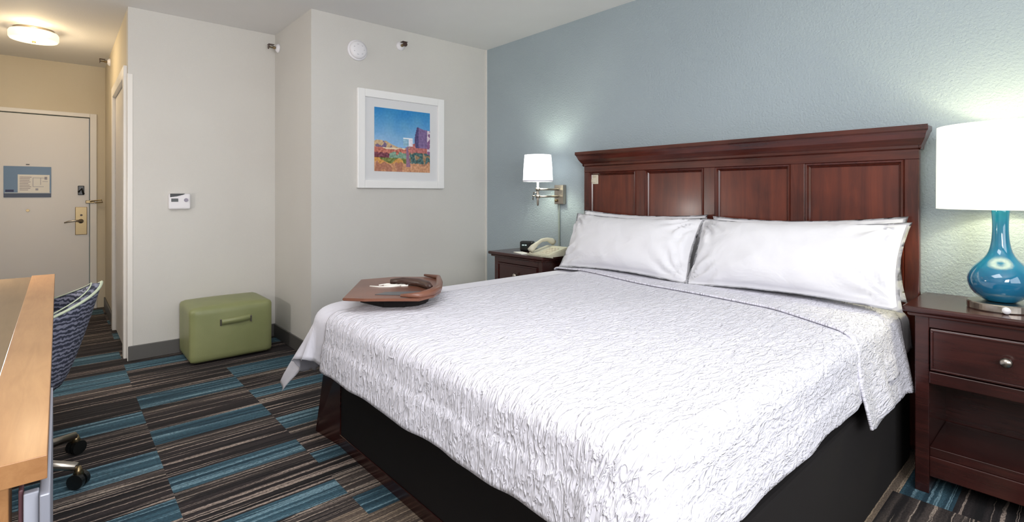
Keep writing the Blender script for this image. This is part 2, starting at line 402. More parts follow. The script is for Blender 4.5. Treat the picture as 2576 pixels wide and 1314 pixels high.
obj('floor_plan', bm, plain('grey_print', RGB(170, 170, 182), 0.6), sg)
obj('caption_box', B(XD + 0.0102, XD + 0.012, -3.320, -3.262, 1.20, 1.222), plain('navy_caption', RGB(40, 50, 92), 0.5), sg)
tag(obj('wall_hook', B(XD + 0.004, XD + 0.014, -3.178, -3.152, 1.462, 1.470, bev=0.002), M['black'], None, at=(XD + .004, -3.165, 1.462)), 'tiny black hook on the entry door above the blue notice', 'hook')
# side door in the hall
bm = bmesh.new()
box(bm, -4.66, -4.575, YH - 0.02, YH + 0.03, 0, 2.10, bev=0.004); box(bm, -5.685, -5.60, YH - 0.02, YH + 0.03, 0, 2.10, bev=0.004)
box(bm, -5.60, -4.66, YH - 0.02, YH + 0.03, 2.015, 2.10, bev=0.004)
struct('trim_3', bm, M['trim'], 'white casing around the hallway side door')
d2 = struct('door_2', B(-5.595, -4.665, YH + 0.005, YH + 0.045, 0.01, 2.01, bev=0.003), M['white_paint'], 'white side door in the hallway')

# ---------------------------------------------------------------- lamp in the hallway
cl = thing('ceiling_light', 'round frosted drum light glowing on the hallway ceiling', 'ceiling light', (-5.62, -3.09, 2.5))
obj('ceiling_plate', lathe(bmesh.new(), [(0.125, 0), (0.128, -0.012), (0.12, -0.018)], (-5.62, -3.09, 2.5), 48), M['chrome'], cl, smooth=True)
obj('glass_shade', lathe(bmesh.new(), [(0.125, -0.018), (0.146, -0.022), (0.152, -0.034), (0.152, -0.075), (0.144, -0.088), (0.08, -0.094), (0.01, -0.095)], (-5.62, -3.09, 2.5), 48), M['glass_shade'], cl, smooth=True)
obj('finial', lathe(bmesh.new(), [(0.014, -0.095), (0.012, -0.105), (0.004, -0.115)], (-5.62, -3.09, 2.5), 16), M['brass'], cl, smooth=True)
point('hall_lamp_light', (-5.62, -3.09, 2.3), 7, (1.0, 0.78, 0.5), 0.12)
point('hall_ceiling_fill', (-5.40, -3.09, 2.44), 1.4, (1.0, 0.75, 0.4), 0.03)  # extra light added beside the drum for the yellow ceiling highlight

# ---------------------------------------------------------------- sprinklers, detector, thermostat
def sprinkler(p, n, label):
    """p on wall, n wall normal ('x' or 'y-')"""
    t = thing('sprinkler_head', label, 'sprinkler', p, 'sidewall sprinklers near the ceiling')
    ax = 'x' if n == 'x' else 'y'; s = 1 if n == 'x' else -1
    obj('escutcheon', lathe(bmesh.new(), [(0.036, 0), (0.036, s * 0.006), (0.024, s * 0.02), (0.016, s * 0.024)], p, 24, ax), M['white_plastic'], t, smooth=True)
    d = Vector((1, 0, 0)) if n == 'x' else Vector((0, -1, 0)); P = Vector(p)
    bm = bmesh.new(); tube(bm, [P + d * 0.02, P + d * 0.045], 0.011, 12)
    side = Vector((0, 1, 0)) if n == 'x' else Vector((1, 0, 0))
    for q in (-1, 1):
        tube(bm, [P + d * 0.04 + side * 0.011 * q, P + d * 0.055 + side * 0.017 * q, P + d * 0.075 + side * 0.006 * q], 0.0035, 6)
    obj('nozzle', bm, M['brass'], t, smooth=True)
    bm = bmesh.new(); lathe(bm, [(0.019, s * 0.076), (0.019, s * 0.08)], p, 16, ax)
    e = P + d * 0.06; box(bm, e.x - 0.022, e.x + 0.022, e.y - 0.022, e.y + 0.022, P.z + 0.018, P.z + 0.021)
    obj('deflector', bm, M['dark_tan'], t)
sprinkler((XP, -0.885, 2.368), 'x', 'small brass sprinkler on the cream wall right of the round smoke detector')
sprinkler((-4.40, YC, 2.37), 'y-', 'brass sprinkler in the niche corner, between ottoman wall and picture wall')
sprinkler((-6.12, YH, 2.42), 'y-', 'brass sprinkler near the ceiling on the warm-lit hallway wall')
sd = thing('smoke_detector', 'round white smoke detector high on the wall above the picture', 'smoke detector', (XP, -1.252, 2.266))
obj('base_ring', lathe(bmesh.new(), [(0.078, 0), (0.078, 0.012), (0.07, 0.016)], (XP, -1.252, 2.266), 40, 'x'), M['white_plastic'], sd, smooth=True)
obj('cover', lathe(bmesh.new(), [(0.066, 0.016), (0.066, 0.028), (0.055, 0.038), (0.025, 0.042), (0.005, 0.043)], (XP, -1.252, 2.266), 40, 'x'), M['white_plastic'], sd, smooth=True)
vent_m = plain('grey_slots', RGB(196, 196, 202), 0.5)
for a in range(7):
    an = a * 2 * PI / 7
    obj('vent_slot', B(XP + 0.036, XP + 0.0405, -1.252 + 0.038 * math.cos(an) - 0.007, -1.252 + 0.038 * math.cos(an) + 0.007, 2.266 + 0.038 * math.sin(an) - 0.003, 2.266 + 0.038 * math.sin(an) + 0.003), vent_m, sd)
th = thing('thermostat', 'white wall thermostat with black display on the niche wall', 'thermostat', (XN, -2.27, 1.065))
obj('housing', B(XN, XN + 0.035, -2.340, -2.202, 1.066, 1.182, bev=0.012, seg=3), M['white_plastic'], th, smooth=False)
bm = bmesh.new(); a = [bm.verts.new((XN + 0.0355, y, z)) for y, z in [(-2.332, 1.182), (-2.332, 1.156), (-2.29, 1.162), (-2.25, 1.174), (-2.238, 1.182)]]
b = [bm.verts.new((XN + 0.0375, v.co.y, v.co.z)) for v in a]; bm.faces.new(a); bm.faces.new(b)
for i in range(5): bm.faces.new((a[i], a[(i + 1) % 5], b[(i + 1) % 5], b[i]))
obj('dark_cap', bm, M['black'], th)
obj('display', B(XN + 0.0352, XN + 0.0375, -2.325, -2.282, 1.122, 1.146, bev=0.001), M['lcd'], th)
obj('knob', lathe(bmesh.new(), [(0.014, 0.035), (0.012, 0.043)], (XN, -2.232, 1.134), 20, 'x'), plain('grey_lilac_plastic', RGB(150, 144, 160), 0.4), th)

# ---------------------------------------------------------------- framed picture
pf = thing('framed_picture', 'white framed print of a city garden on the cream wall', 'picture', (XP, -0.87, 1.225))
y0, y1, z0, z1 = -1.258, -0.481, 1.225, 1.983; fw = 0.06
bm = bmesh.new()
box(bm, XP, XP + 0.03, y0, y0 + fw, z0, z1, bev=0.004); box(bm, XP, XP + 0.03, y1 - fw, y1, z0, z1, bev=0.004)
box(bm, XP, XP + 0.03, y0 + fw, y1 - fw, z0, z0 + fw, bev=0.004); box(bm, XP, XP + 0.03, y0 + fw, y1 - fw, z1 - fw, z1, bev=0.004)
obj('frame', bm, M['frame'], pf)
obj('mat_board', B(XP + 0.004, XP + 0.014, y0 + fw, y1 - fw, z0 + fw, z1 - fw), M['mat'], pf)
def art():
    nx, ny = 110, 110
    me = bpy.data.meshes.new('print'); bm = bmesh.new()
    cl_ = bm.loops.layers.float_color.new('art')
    Y0, Y1, Z0, Z1 = -1.118, -0.616, 1.357, 1.854
    vs = [[bm.verts.new((0.0155, Y0 + (Y1 - Y0) * i / nx + 0.87, Z0 + (Z1 - Z0) * j / ny - 1.225)) for i in range(nx + 1)] for j in range(ny + 1)]
    def col(u, v):
        n = noise.noise(Vector((u * 14, v * 14, 3))); n2 = noise.noise(Vector((u * 30, v * 30, 9)))
        n3 = noise.noise(Vector((u * 6, v * 6, 1)))
        def c(r, g, b, k=12): return tuple(max(0, min(255, x + k * n2 * 2)) for x in (r, g, b))
        # right tower
        if v > 0.40 and 0.74 + 0.03 * math.sin(v * 9) < u < 0.95 and v < 0.74 + 0.03 * math.sin(u * 12): return c(128, 104, 150) if u > 0.78 else c(84, 72, 120)
        if u >= 0.95 and v < 0.70 and v > 0.3: return c(222, 206, 216, 20) if n > 0 else c(140, 96, 140)
        # small building
        if 0.50 < u < 0.67 and 0.42 < v < 0.555:
            if v > 0.54: return (250, 250, 255)
            return c(150, 190, 214) if u < 0.60 else c(238, 232, 244)
        top = 0.44 + 0.05 * math.sin(u * 9 + 0.6) + 0.02 * n
        if v > top:
            t = (v - top) / (1 - top)
            return c(150 - 105 * t + 12 * n3, 190 - 55 * t + 8 * n3, 228 - 30 * t, 4)
        if 0.55 < u < 0.60 + (0.3 - v) * 0.15 and 0.08 < v < 0.42: return c(150, 110, 140)
        if v < 0.14 + 0.05 * n: return c(206, 150, 112, 16) if n3 > -0.1 else c(178, 120, 96)
        if u > 0.62:
            if v < 0.32 + 0.03 * n: return c(70, 104, 104, 26) if n > -0.15 else c(160, 128, 96, 26)
            return c(190, 112, 108, 20)
        if v > 0.38: return c(206, 176, 138) if n > -0.1 else c(124, 104, 136)
        if 0.30 < v + 0.05 * n: return c(196, 116, 100, 26) if n3 > -0.2 else c(236, 214, 186)
        if 0.22 < v: return c(128, 160, 140, 26) if u > 0.25 else c(120, 60, 76, 26)
        return c(118, 128, 66, 26) if n3 > 0 else c(214, 156, 84, 20)
    for j in range(ny):
        for i in range(nx):
            f = bm.faces.new((vs[j][i], vs[j][i + 1], vs[j + 1][i + 1], vs[j + 1][i]))
            r, g, b = col((i + 0.5) / nx, (j + 0.5) / ny)
            for l in f.loops: l[cl_] = (s2l(max(r, 0)), s2l(max(g, 0)), s2l(max(b, 0)), 1)
    bm.to_mesh(me); bm.free()
    x = N('printed_city_garden'); at = x.node('ShaderNodeVertexColor', layer_name='art'); x.link(at.outputs['Color'], x.b.inputs['Base Color'])
    x.setp(Roughness=0.35); me.materials.append(x.m)
    o = bpy.data.objects.new('print', me); C.objects.link(o); o.parent = pf; o['label'] = 'colourful city print under blue sky'
art()

# ---------------------------------------------------------------- ottoman
ot = thing('storage_ottoman', 'olive green vinyl storage ottoman standing against the niche wall', 'ottoman', (-4.26, -2.0, 0))
bm = bmesh.new()
nx_ = 14
def soft_box(bm, x0, x1, y0, y1, z0, z1, r, puff, nseg=14, shear=0.0):
    vs = {}
    r_ = bmesh.ops.create_cube(bm, size=2.0)
    bmesh.ops.subdivide_edges(bm, edges=list(bm.edges), cuts=nseg, use_grid_fill=True)
    hx, hy, hz = (x1 - x0) / 2, (y1 - y0) / 2, (z1 - z0) / 2
    for v in bm.verts:
        u = v.co.copy()
        p = Vector((u.x * hx, u.y * hy, u.z * hz))
        q = Vector((max(-hx + r, min(hx - r, p.x)), max(-hy + r, min(hy - r, p.y)), max(-hz + r, min(hz - r, p.z))))
        d = p - q
        if d.length > 1e-6: p = q + d.normalized() * r
        if u.z > 0.9: p.z += puff * (1 - u.x ** 2) * (1 - u.y ** 2)
        if u.x > 0.9: p.x += puff * 0.5 * (1 - u.y ** 2) * (1 - u.z ** 2)
        v.co = p + Vector(((x0 + x1) / 2 + 0, (y0 + y1) / 2 + 0, (z0 + z1) / 2))
    return bm
soft_box(bm, -4.478, -4.05, -2.275, -1.745, 0.012, 0.392, 0.028, 0.022)
obj('body', bm, M['green'], ot, smooth=True)
bm = bmesh.new()
pts = []
n = 15
for i in range(n + 1):
    t = i / n; y = -2.092 + 0.196 * t; x = -4.036 + 0.012 * math.sin(PI * t)
    tw = 0.25 * math.sin(t * 2 * PI)
    pts.append((x, y, 0.279 + 0.012 * t, tw))
va = [bm.verts.new((x + 0.006 * tw, y, z + 0.020)) for x, y, z, tw in pts]; vb = [bm.verts.new((x - 0.006 * tw, y, z - 0.020)) for x, y, z, tw in pts]
for i in range(n): bm.faces.new((va[i], va[i + 1], vb[i + 1], vb[i]))
obj('strap_handle', bm, M['green'], ot, smooth=True, mods=[('solid', 0.005, 0)])
for y in (-2.092, -1.898): obj('handle_ring', B(-4.052, -4.030, y - 0.005, y + 0.005, 0.256, 0.302, bev=0.002), M['chrome'], ot)

# ---------------------------------------------------------------- headboard
hb = thing('headboard', 'tall cherry wood headboard with four panels on the blue wall', 'headboard', (-1.47, -0.04, 0))
XL, XR = -2.445, -0.505
crown = [(-0.005, 1.482), (-0.135, 1.482), (-0.135, 1.462), (-0.128, 1.455), (-0.122, 1.445), (-0.112, 1.425), (-0.098, 1.408), (-0.086, 1.396), (-0.086, 1.384), (-0.078, 1.378), (-0.005, 1.378)]
bm = bmesh.new()
# crown with mitred returns: offset outward at both ends by depth beyond the body
def crown_mesh(bm, prof, xl, xr):
    La, Lb = [], []
    for y, z in prof:
        e = max(0.0, -y - 0.078)
        La.append(bm.verts.new((xl - e * 0.62, y, z))); Lb.append(bm.verts.new((xr + e * 0.62, y, z)))
    bm.faces.new(La); bm.faces.new(Lb); k = len(prof)
    for i in range(k): bm.faces.new((La[i], La[(i + 1) % k], Lb[(i + 1) % k], Lb[i]))
crown_mesh(bm, crown, XL - 0.004, XR + 0.004)
for s, xx in ((-1, XL), (1, XR)):   # return mouldings running back to the wall
    pr_ = [(0, 1.378), (0, 1.396), (0.008, 1.40), (0.013, 1.415), (0.022, 1.435), (0.028, 1.455), (0.033, 1.462), (0.033, 1.481), (0, 1.481)]
    a = [bm.verts.new((xx + s * d, -0.09, z)) for d, z in pr_]; b = [bm.verts.new((xx + s * d, -0.005, z)) for d, z in pr_]
    bm.faces.new(a); bm.faces.new(b)
    for i in range(len(pr_)): bm.faces.new((a[i], a[(i + 1) % len(pr_)], b[(i + 1) % len(pr_)], b[i]))
obj('crown_moulding', bm, M['cherry_x'], hb)
stiles = [(XL, XL + 0.045), (-2.0, -1.930), (-1.523, -1.452), (-1.043, -0.972), (XR - 0.055, XR)]
obj('backing', B(XL + 0.01, XR - 0.01, -0.042, -0.005, 0.02, 1.38), M['cherry_z'], hb)
for a, b in stiles: obj('stile', B(a, b, -0.078, -0.0421, 0.05 if a in (XL, XR - 0.055) else 0.62, 1.335, bev=0.004), M['cherry_z'], hb)
obj('top_rail', B(XL, XR, -0.0781, -0.0421, 1.335, 1.3779, bev=0.003), M['cherry_x'], hb)
obj('bottom_rail', B(XL + 0.045, XR - 0.055, -0.0781, -0.0421, 0.60, 0.672, bev=0.003), M['cherry_x'], hb)
for i in range(4):
    x0, x1 = stiles[i][1], stiles[i + 1][0]; z0, z1 = 0.672, 1.335
    p = obj('panel', B(x0, x1, -0.055, -0.0421, z0, z1), M['cherry_panel'], hb)
    bm = bmesh.new(); b_ = 0.016
    prof = [(0, -0.074), (0.004, -0.082), (0.010, -0.080), (b_, -0.066), (b_ + 0.006, -0.060), (b_ + 0.008, -0.0551), (0, -0.0551)]
    corners = [(x0, z0, 1, 1), (x1, z0, -1, 1), (x1, z1, -1, -1), (x0, z1, 1, -1)]
    loops = [[bm.verts.new((cx + sx * d, y, cz + sz * d)) for d, y in prof] for cx, cz, sx, sz in corners]
    for k in range(4):
        A_, B_ = loops[k], loops[(k + 1) % 4]
        for q in range(len(prof)): bm.faces.new((A_[q], A_[(q + 1) % len(prof)], B_[(q + 1) % len(prof)], B_[q]))
    obj('panel_moulding', bm, M['cherry_z'], p)
sw = thing('wall_switch', 'small cream switch plate at the upper left of the headboard', 'switch', (-2.363, -0.055, 1.25))
obj('plate', B(-2.402, -2.330, -0.063, -0.0551, 1.250, 1.318, bev=0.003), M['cream_plastic'], sw)
obj('rocker', B(-2.386, -2.346, -0.068, -0.0632, 1.262, 1.288, bev=0.002), M['cream_plastic'], sw)
obj('label_line', B(-2.386, -2.346, -0.0636, -0.0632, 1.300, 1.304), plain('tan_print', RGB(170, 150, 120), 0.6), sw)

# ---------------------------------------------------------------- bed
BX0, BX1, BY0, BY1, BZ = -2.43, -0.53, -2.10, -0.09, 0.66
bed = thing('bed', 'king bed base with dark wood foot and white mattress', 'bed', (-1.47, -1.1, 0))
obj('base', B(-2.33, -0.535, -1.955, -0.09, 0.0, 0.40, bev=0.01), M['black_fabric'], bed)
bm = bmesh.new()   # flared dark wood corner board at the far foot corner
P0 = [(-2.555, -1.985), (-2.325, -1.960), (-2.31, -1.90), (-2.50, -1.88)]; P1 = [(-2.43, -1.985), (-2.315, -1.960), (-2.31, -1.90), (-2.40, -1.88)]
a = [bm.verts.new((x, y, 0.0)) for x, y in P0]; b = [bm.verts.new((x, y, 0.40)) for x, y in P1]
bm.faces.new(a); bm.faces.new(b)
for i in range(4): bm.faces.new((a[i], a[(i + 1) % 4], b[(i + 1) % 4], b[i]))
obj('corner_leg', bm, M['cherry_dark'], bed)
bm = bmesh.new()
box(bm, -2.325, -0.535, -1.962, -1.9555, 0.0, 0.055, bev=0.002)
obj('plinth_rail', bm, M['cherry_dark'], bed)
bm = bmesh.new(); soft_box(bm, BX0 + 0.01, BX1 - 0.0, BY0 + 0.02, BY1, 0.401, 0.655, 0.11, 0.0, 16)
obj('mattress', bm, M['sheet'], bed, smooth=True)

def drape(x0, x1, y0, y1, R, zt, ox0, ox1, oy0, headcut, nu, nv, wob=0.0, flare=0.12, cflare=0.12, seed=0.0, seam=None, ffun=None, hem=0.0):
    """cloth lying on [x0,x1]x[y0,y1]; overhang ox0 left, ox1 right, oy0 at the foot. returns bmesh"""
    bm = bmesh.new(); uvl = bm.loops.layers.uv.new('UVMap')
    us = [x0 + R - ox0 + (x1 - x0 - 2 * R + ox0 + ox1) * i / nu for i in range(nu + 1)]
    grid = []
    for j in range(nv + 1):
        row = []
        for i in range(nu + 1):
            u = us[i]; fu = (u - us[0]) / (us[-1] - us[0])
            ystart = y0 + R - oy0; yend = headcut(u) if callable(headcut) else headcut
            if ffun: ystart = ffun(u)
            v = ystart + (yend - ystart) * j / nv
            RC = 0.20 if ffun is None else R
            if u < x0 + R:
                k_ = min(1.0, max(0.0, (v - (y0 + 0.5)) / 0.9)); u = x0 + R - (x0 + R - u) * (1 - 0.45 * k_)
            cx = max(x0 + RC, min(x1 - RC, u)); cy = max(y0 + RC, v)
            dx, dy = u - cx, v - cy; d0 = math.hypot(dx, dy); d = max(0.0, d0 - (RC - R))
            z = zt
            if d < 1e-6:
                px, py = u, v
                ex = min(u - x0 - R, x1 - R - u); ey = max(0, v - y0 - R); ex = max(0, ex)
                z = zt + 0.012 * min(1, ex / 0.25) * min(1, ey / 0.25) + 0.006 * noise.noise(Vector((u * 2.2, v * 2.2, 5.0)))
            else:
                ux, uy = dx / d0, dy / d0
                corner = min(abs(ux), abs(uy)) * 2
                arc = R * PI / 2
                if d < arc: o = R * math.sin(d / R); h = R * (1 - math.cos(d / R))
                else:
                    fl = flare + cflare * min(1, corner * 1.6) * (1.0 if u < 0 and ux < 0 else 0.3)
                    o = R + (d - arc) * fl; h = R + (d - arc) * math.sqrt(1 - fl * fl)
                    t = (u * abs(uy) + v * abs(ux))
                    rip = noise.noise(Vector((t * 3.0, seed, 0))) * 0.05 + noise.noise(Vector((t * 8, seed + 3, 0))) * 0.018
                    if corner > 0: rip += 0.04 * corner * math.sin(math.atan2(uy, ux) * 6 + seed)
                    o += rip * wob * (d - arc) / 0.25
                    h += hem * noise.noise(Vector((t * 5, seed + 8, 0))) * (d - arc) / 0.25
                px, py = cx + ux * (o + RC - R), cy + uy * (o + RC - R); z = zt - h
                if seam and d > seam: e_ = 0.006 * min(1, (d - seam) / 0.006); px += ux * e_; py += uy * e_
            row.append((bm.verts.new((px, py, z)), u, v))
        grid.append(row)
    for j in range(nv):
        for i in range(nu):
            q = (grid[j][i], grid[j][i + 1], grid[j + 1][i + 1], grid[j + 1][i])
            f = bm.faces.new([k[0] for k in q]); f.smooth = True
            for l, k in zip(f.loops, q): l[uvl].uv = (k[1], k[2])
    return bm
bm = drape(BX0, BX1, BY0, BY1, 0.06, BZ + 0.004, 0.40, 0.20, 0.245, -0.13, 140, 130, wob=0.8, flare=0.13, cflare=0.36, seed=5.0, hem=0.02)
tag(obj('bed_sheet', bm, M['sheet'], None, mods=[('solid', 0.003, 0)], at=(-1.47, -1.1, 0.66)), 'smooth white sheet under the bedspread, hanging loose at the far foot corner', 'sheet')
bm = drape(BX0, BX1, BY0, BY1, 0.065, BZ + 0.016, -0.23, 0.24, 0.27, -0.30, 200, 180, wob=0.8, flare=0.14, cflare=0.36, seed=5.0, seam=0.165, hem=0.02)
tag(obj('bedspread', bm, M['matelasse'], None, mods=[('solid', 0.006, 0)], at=(-1.47, -1.2, 0.67)), 'crinkled white bedspread covering the king bed down to its foot', 'bedspread')
def flap_start(u):   # world y of the folded edge
    if u < -0.9: return -0.44 - 0.27 * ((u + 2.4) / 1.5)
    t = (u + 0.9) / 0.5
    return -0.71 - 0.22 * min(t, 1.0) - 0.0 * max(0, t - 1)
def flap_end(u):
    t = max(0.0, (u + 0.56) / 0.35)
    return -0.27 - 0.09 * t
bm = drape(BX0, BX1, -3.5, BY1, 0.07, BZ + 0.027, 0.10, 0.35, 0.0, flap_end, 150, 40, wob=1.2, flare=0.20, seed=9.0, ffun=flap_start, hem=0.10)
tag(obj('turned_down_bedspread', bm, M['matelasse'], None, mods=[('solid', 0.008, 0)], at=(-1.47, -0.5, 0.69)), 'folded-back top of the white bedspread hanging in a point by the right nightstand', 'bedspread')

# ---------------------------------------------------------------- pillows
def pillow(name, cx, cz, w_, h_, th_, ybot, ytop, label, seed, roll=0.0, tilt_z=0.0):
    bm = bmesh.new(); nu, nv = 56, 34
    def pt(u, v, s):
        eu = 1 - 0.055 * (1 - v * v) * (abs(u) ** 3); ev = 1 - 0.13 * (1 - u * u) * (abs(v) ** 3)
        x = u * w_ / 2 * eu; z = v * h_ / 2 * ev
        pu, pv = max(0, 1 - abs(u / 0.955) ** 2.6), max(0, 1 - abs(v / 0.93) ** 2.4)
        t = th_ / 2 * (pu ** 0.55) * (pv ** 0.55)
        cr = 0.0
        for (qu, qv) in ((-1, -1), (1, -1), (-1, 1), (1, 1)):   # creases fanning out of the corners
            du, dv = (u - qu) * w_ / h_, v - qv; dd = math.hypot(du, dv)
            cr += math.sin(math.atan2(dv, du) * 17 + seed * qu + noise.noise(Vector((du * 2, dv * 2, seed))) * 4) * 0.017 * math.exp(-((dd - 0.55) / 0.42) ** 2)
        wr = cr + noise.noise(Vector((x * 3.0 + z * 4, z * 3 - x * 1.2, seed))) * 0.014 + noise.noise(Vector((x * 12 + z * 9, z * 6 - x * 3, seed + 4))) * 0.005
        rad = math.sin((math.atan2(v, u)) * 14 + seed) * 0.004 * max(0, (max(abs(u), abs(v)) - 0.6)) / 0.4
        y = s * (t + (wr + rad) * min(1, t / 0.03)) + 0.006 * noise.noise(Vector((u * 4, v * 4, seed + 2)))
        return Vector((x, y, z))
    vg = {}
    for s in (-1, 1):
        for j in range(nv + 1):
            for i in range(nu + 1):
                u, v = -1 + 2 * i / nu, -1 + 2 * j / nv
                edge = i in (0, nu) or j in (0, nv)
                if edge and s == 1: vg[(s, i, j)] = vg[(-1, i, j)]; continue
                vg[(s, i, j)] = bm.verts.new(pt(u, v, s) if not edge else pt(u, v, 0))
        for j in range(nv):
            for i in range(nu):
                bm.faces.new((vg[(s, i, j)], vg[(s, i + 1, j)], vg[(s, i + 1, j + 1)], vg[(s, i, j + 1)]))
    lean = math.atan2(ytop - ybot, h_)
    mat = Matrix.Translation((cx, (ybot + ytop) / 2, cz)) @ Matrix.Rotation(tilt_z, 4, 'Z') @ Matrix.Rotation(roll, 4, 'Y') @ Matrix.Rotation(-lean, 4, 'X')
    bmesh.ops.transform(bm, matrix=mat, verts=bm.verts)
    o = obj(name, bm, M['pillow'], None, smooth=True, at=(cx, (ybot + ytop) / 2, cz))
    return tag(o, label, 'pillow')
pillow('pillow', -1.945, 0.878, 0.94, 0.38, 0.10, -0.205, -0.115, 'white pillow behind the left front pillow, only its top left corner showing', 1.3, roll=0.01)
pillow('pillow', -0.985, 0.880, 0.91, 0.38, 0.10, -0.205, -0.115, 'white pillow behind the right front pillow, its pointed top right corner showing', 4.1, roll=-0.03)
pillow('pillow', -1.880, 0.872, 0.94, 0.40, 0.225, -0.46, -0.25, 'plump white front pillow on the left half of the bed', 7.7)
pillow('pillow', -0.967, 0.876, 0.95, 0.40, 0.235, -0.465, -0.25, 'plump white front pillow on the right half of the bed, near the blue lamp', 12.2, roll=-0.015)

# ---------------------------------------------------------------- nightstands
def nightstand(x0, label):
    """x0 left edge of the top"""
    x1 = x0 + 0.60; t = thing('nightstand', label, 'nightstand', ((x0 + x1) / 2, -0.2, 0), 'matching cherry nightstands')
    yF = -0.385
    obj('top', B(x0, x1, -0.425, -0.002, 0.712, 0.735, bev=0.007, seg=3), M['cherry_dark'], t)
    obj('top_moulding', B(x0 + 0.015, x1 - 0.015, -0.408, -0.004, 0.695, 0.7119, bev=0.006), M['cherry_dark'], t)
    bx0, bx1 = x0 + 0.035, x1 - 0.035
    for a, b in ((bx0, bx0 + 0.045), (bx1 - 0.045, bx1)):
        obj('side_panel', B(a, b, yF, -0.02, 0.0, 0.6949, bev=0.003), M['cherry_dark'], t)
    obj('upper_rail', B(bx0 + 0.045, bx1 - 0.045, yF, yF + 0.03, 0.655, 0.6948), M['cherry_dark'], t)
    obj('middle_rail', B(bx0 + 0.045, bx1 - 0.045, yF - 0.006, -0.02, 0.435, 0.483, bev=0.004), M['cherry_dark'], t)
    obj('back_panel', B(bx0 + 0.045, bx1 - 0.045, -0.035, -0.0201, 0.09, 0.655), M['cherry_dark'], t)
    obj('shelf', B(bx0 + 0.045, bx1 - 0.045, yF + 0.004, -0.036, 0.15, 0.185, bev=0.003), M['cherry_dark'], t)
    obj('bottom_rail', B(bx0 + 0.045, bx1 - 0.045, yF, yF + 0.02, 0.07, 0.1499, bev=0.003), M['cherry_dark'], t)
    dr = obj('drawer', B(bx0 + 0.048, bx1 - 0.048, yF - 0.004, -0.06, 0.487, 0.651, bev=0.003), M['cherry_dark'], t)
    bm = bmesh.new()
    dx0, dx1, dz0, dz1 = bx0 + 0.050, bx1 - 0.050, 0.489, 0.649
    for (a, b, c, d) in ((dx0, dx1, dz0, dz0 + 0.008), (dx0, dx1, dz1 - 0.008, dz1), (dx0, dx0 + 0.008, dz0 + 0.008, dz1 - 0.008), (dx1 - 0.008, dx1, dz0 + 0.008, dz1 - 0.008)):
        box(bm, a, b, yF - 0.012, yF - 0.0045, c, d, bev=0.002)
    obj('drawer_bead', bm, M['cherry_dark'], dr)
    bm = lathe(bmesh.new(), [(0.008, -0.004), (0.007, -0.016), (0.016, -0.022), (0.0185, -0.030), (0.014, -0.038), (0.004, -0.041)], ((x0 + x1) / 2, yF, 0.574), 24, 'y')
    obj('knob', bm, M['chrome'], dr, smooth=True)
    return t
ns1 = nightstand(-0.5, 'dark cherry nightstand under the blue table lamp, right of the bed')
def copy_tree(o, parent=None):
    c = o.copy(); C.objects.link(c); c.parent = parent
    for ch in list(o.children): copy_tree(ch, c)
    return c
ns2 = copy_tree(ns1); ns2.location = (-3.13 + 0.30, -0.2, 0)
ns2['label'] = 'dark cherry nightstand under the telephone, between bed and cream wall'

# ---------------------------------------------------------------- table lamp
lx, ly, lz = -0.229, -0.24, 0.735
tl = thing('table_lamp', 'teal blue gourd table lamp with glowing drum shade on the right nightstand', 'lamp', (lx, ly, lz))
obj('base', lathe(bmesh.new(), [(0.096, 0.0), (0.098, 0.004), (0.098, 0.026), (0.095, 0.030), (0.04, 0.031)], (lx, ly, lz), 56), M['chrome'], tl, smooth=False)
kb = Vector((0.5, -0.86, 0)).normalized()
bm = bmesh.new(); tube(bm, [Vector((lx, ly, lz + 0.0145)) + Vector((0.23, -0.97, 0)).normalized() * d for d in (0.094, 0.112)], 0.012, 16)
obj('switch_knob', bm, M['white_plastic'], tl, smooth=True)
prof = [(0.046, 0.031), (0.050, 0.036), (0.068, 0.047), (0.090, 0.072), (0.100, 0.104), (0.097, 0.130), (0.082, 0.160), (0.058, 0.184), (0.040, 0.206), (0.030, 0.236), (0.025, 0.275), (0.0235, 0.32), (0.025, 0.36), (0.028, 0.385), (0.026, 0.39)]
obj('ceramic_body', lathe(bmesh.new(), prof, (lx, ly, lz), 56), M['ceramic'], tl, smooth=True, mods=[('subsurf', 1)])
obj('harp_stem', lathe(bmesh.new(), [(0.006, 0.39), (0.006, 0.66)], (lx, ly, lz), 12), M['brass'], tl)
bm = lathe(bmesh.new(), [(0.190, 0.384), (0.1895, 0.55), (0.188, 0.708)], (lx, ly, lz), 72, caps=False)
obj('lamp_shade', bm, M['shade_table'], tl, smooth=True, mods=[('solid', 0.002, 0)])
point('table_lamp_bulb', (lx, ly, 1.28), 6.5, (1.0, 0.93, 0.58), 0.03)

# ---------------------------------------------------------------- swing-arm wall lamp
sx, sy = -2.78, -0.22
wlp = thing('wall_lamp', 'nickel swing-arm wall lamp with small white shade above the telephone', 'lamp', (-2.74, 0, 1.175))
obj('back_plate', B(-2.785, -2.690, -0.036, -0.001, 1.100, 1.250, bev=0.004), M['chrome'], wlp)
bm = bmesh.new()
tube(bm, [(-2.745, -0.034, 1.215), (-2.765, -0.11, 1.215), (sx, sy, 1.215)], 0.008, 10)
tube(bm, [(-2.745, -0.034, 1.160), (-2.765, -0.11, 1.160), (-2.785, -0.2, 1.160)], 0.008, 10)
obj('swing_arm', bm, M['chrome'], wlp, smooth=True)
bm = bmesh.new(); tube(bm, [(sx, sy, 1.30), (sx, sy, 1.10), (sx, sy, 1.09)], [0.009, 0.009, 0.004], 12); lathe(bm, [(0.016, -0.012), (0.018, 0), (0.016, 0.012)], (sx, sy, 1.215), 16); lathe(bm, [(0.016, -0.012), (0.018, 0), (0.016, 0.012)], (sx, sy, 1.160), 16)
obj('stem', bm, M['chrome'], wlp, smooth=True)
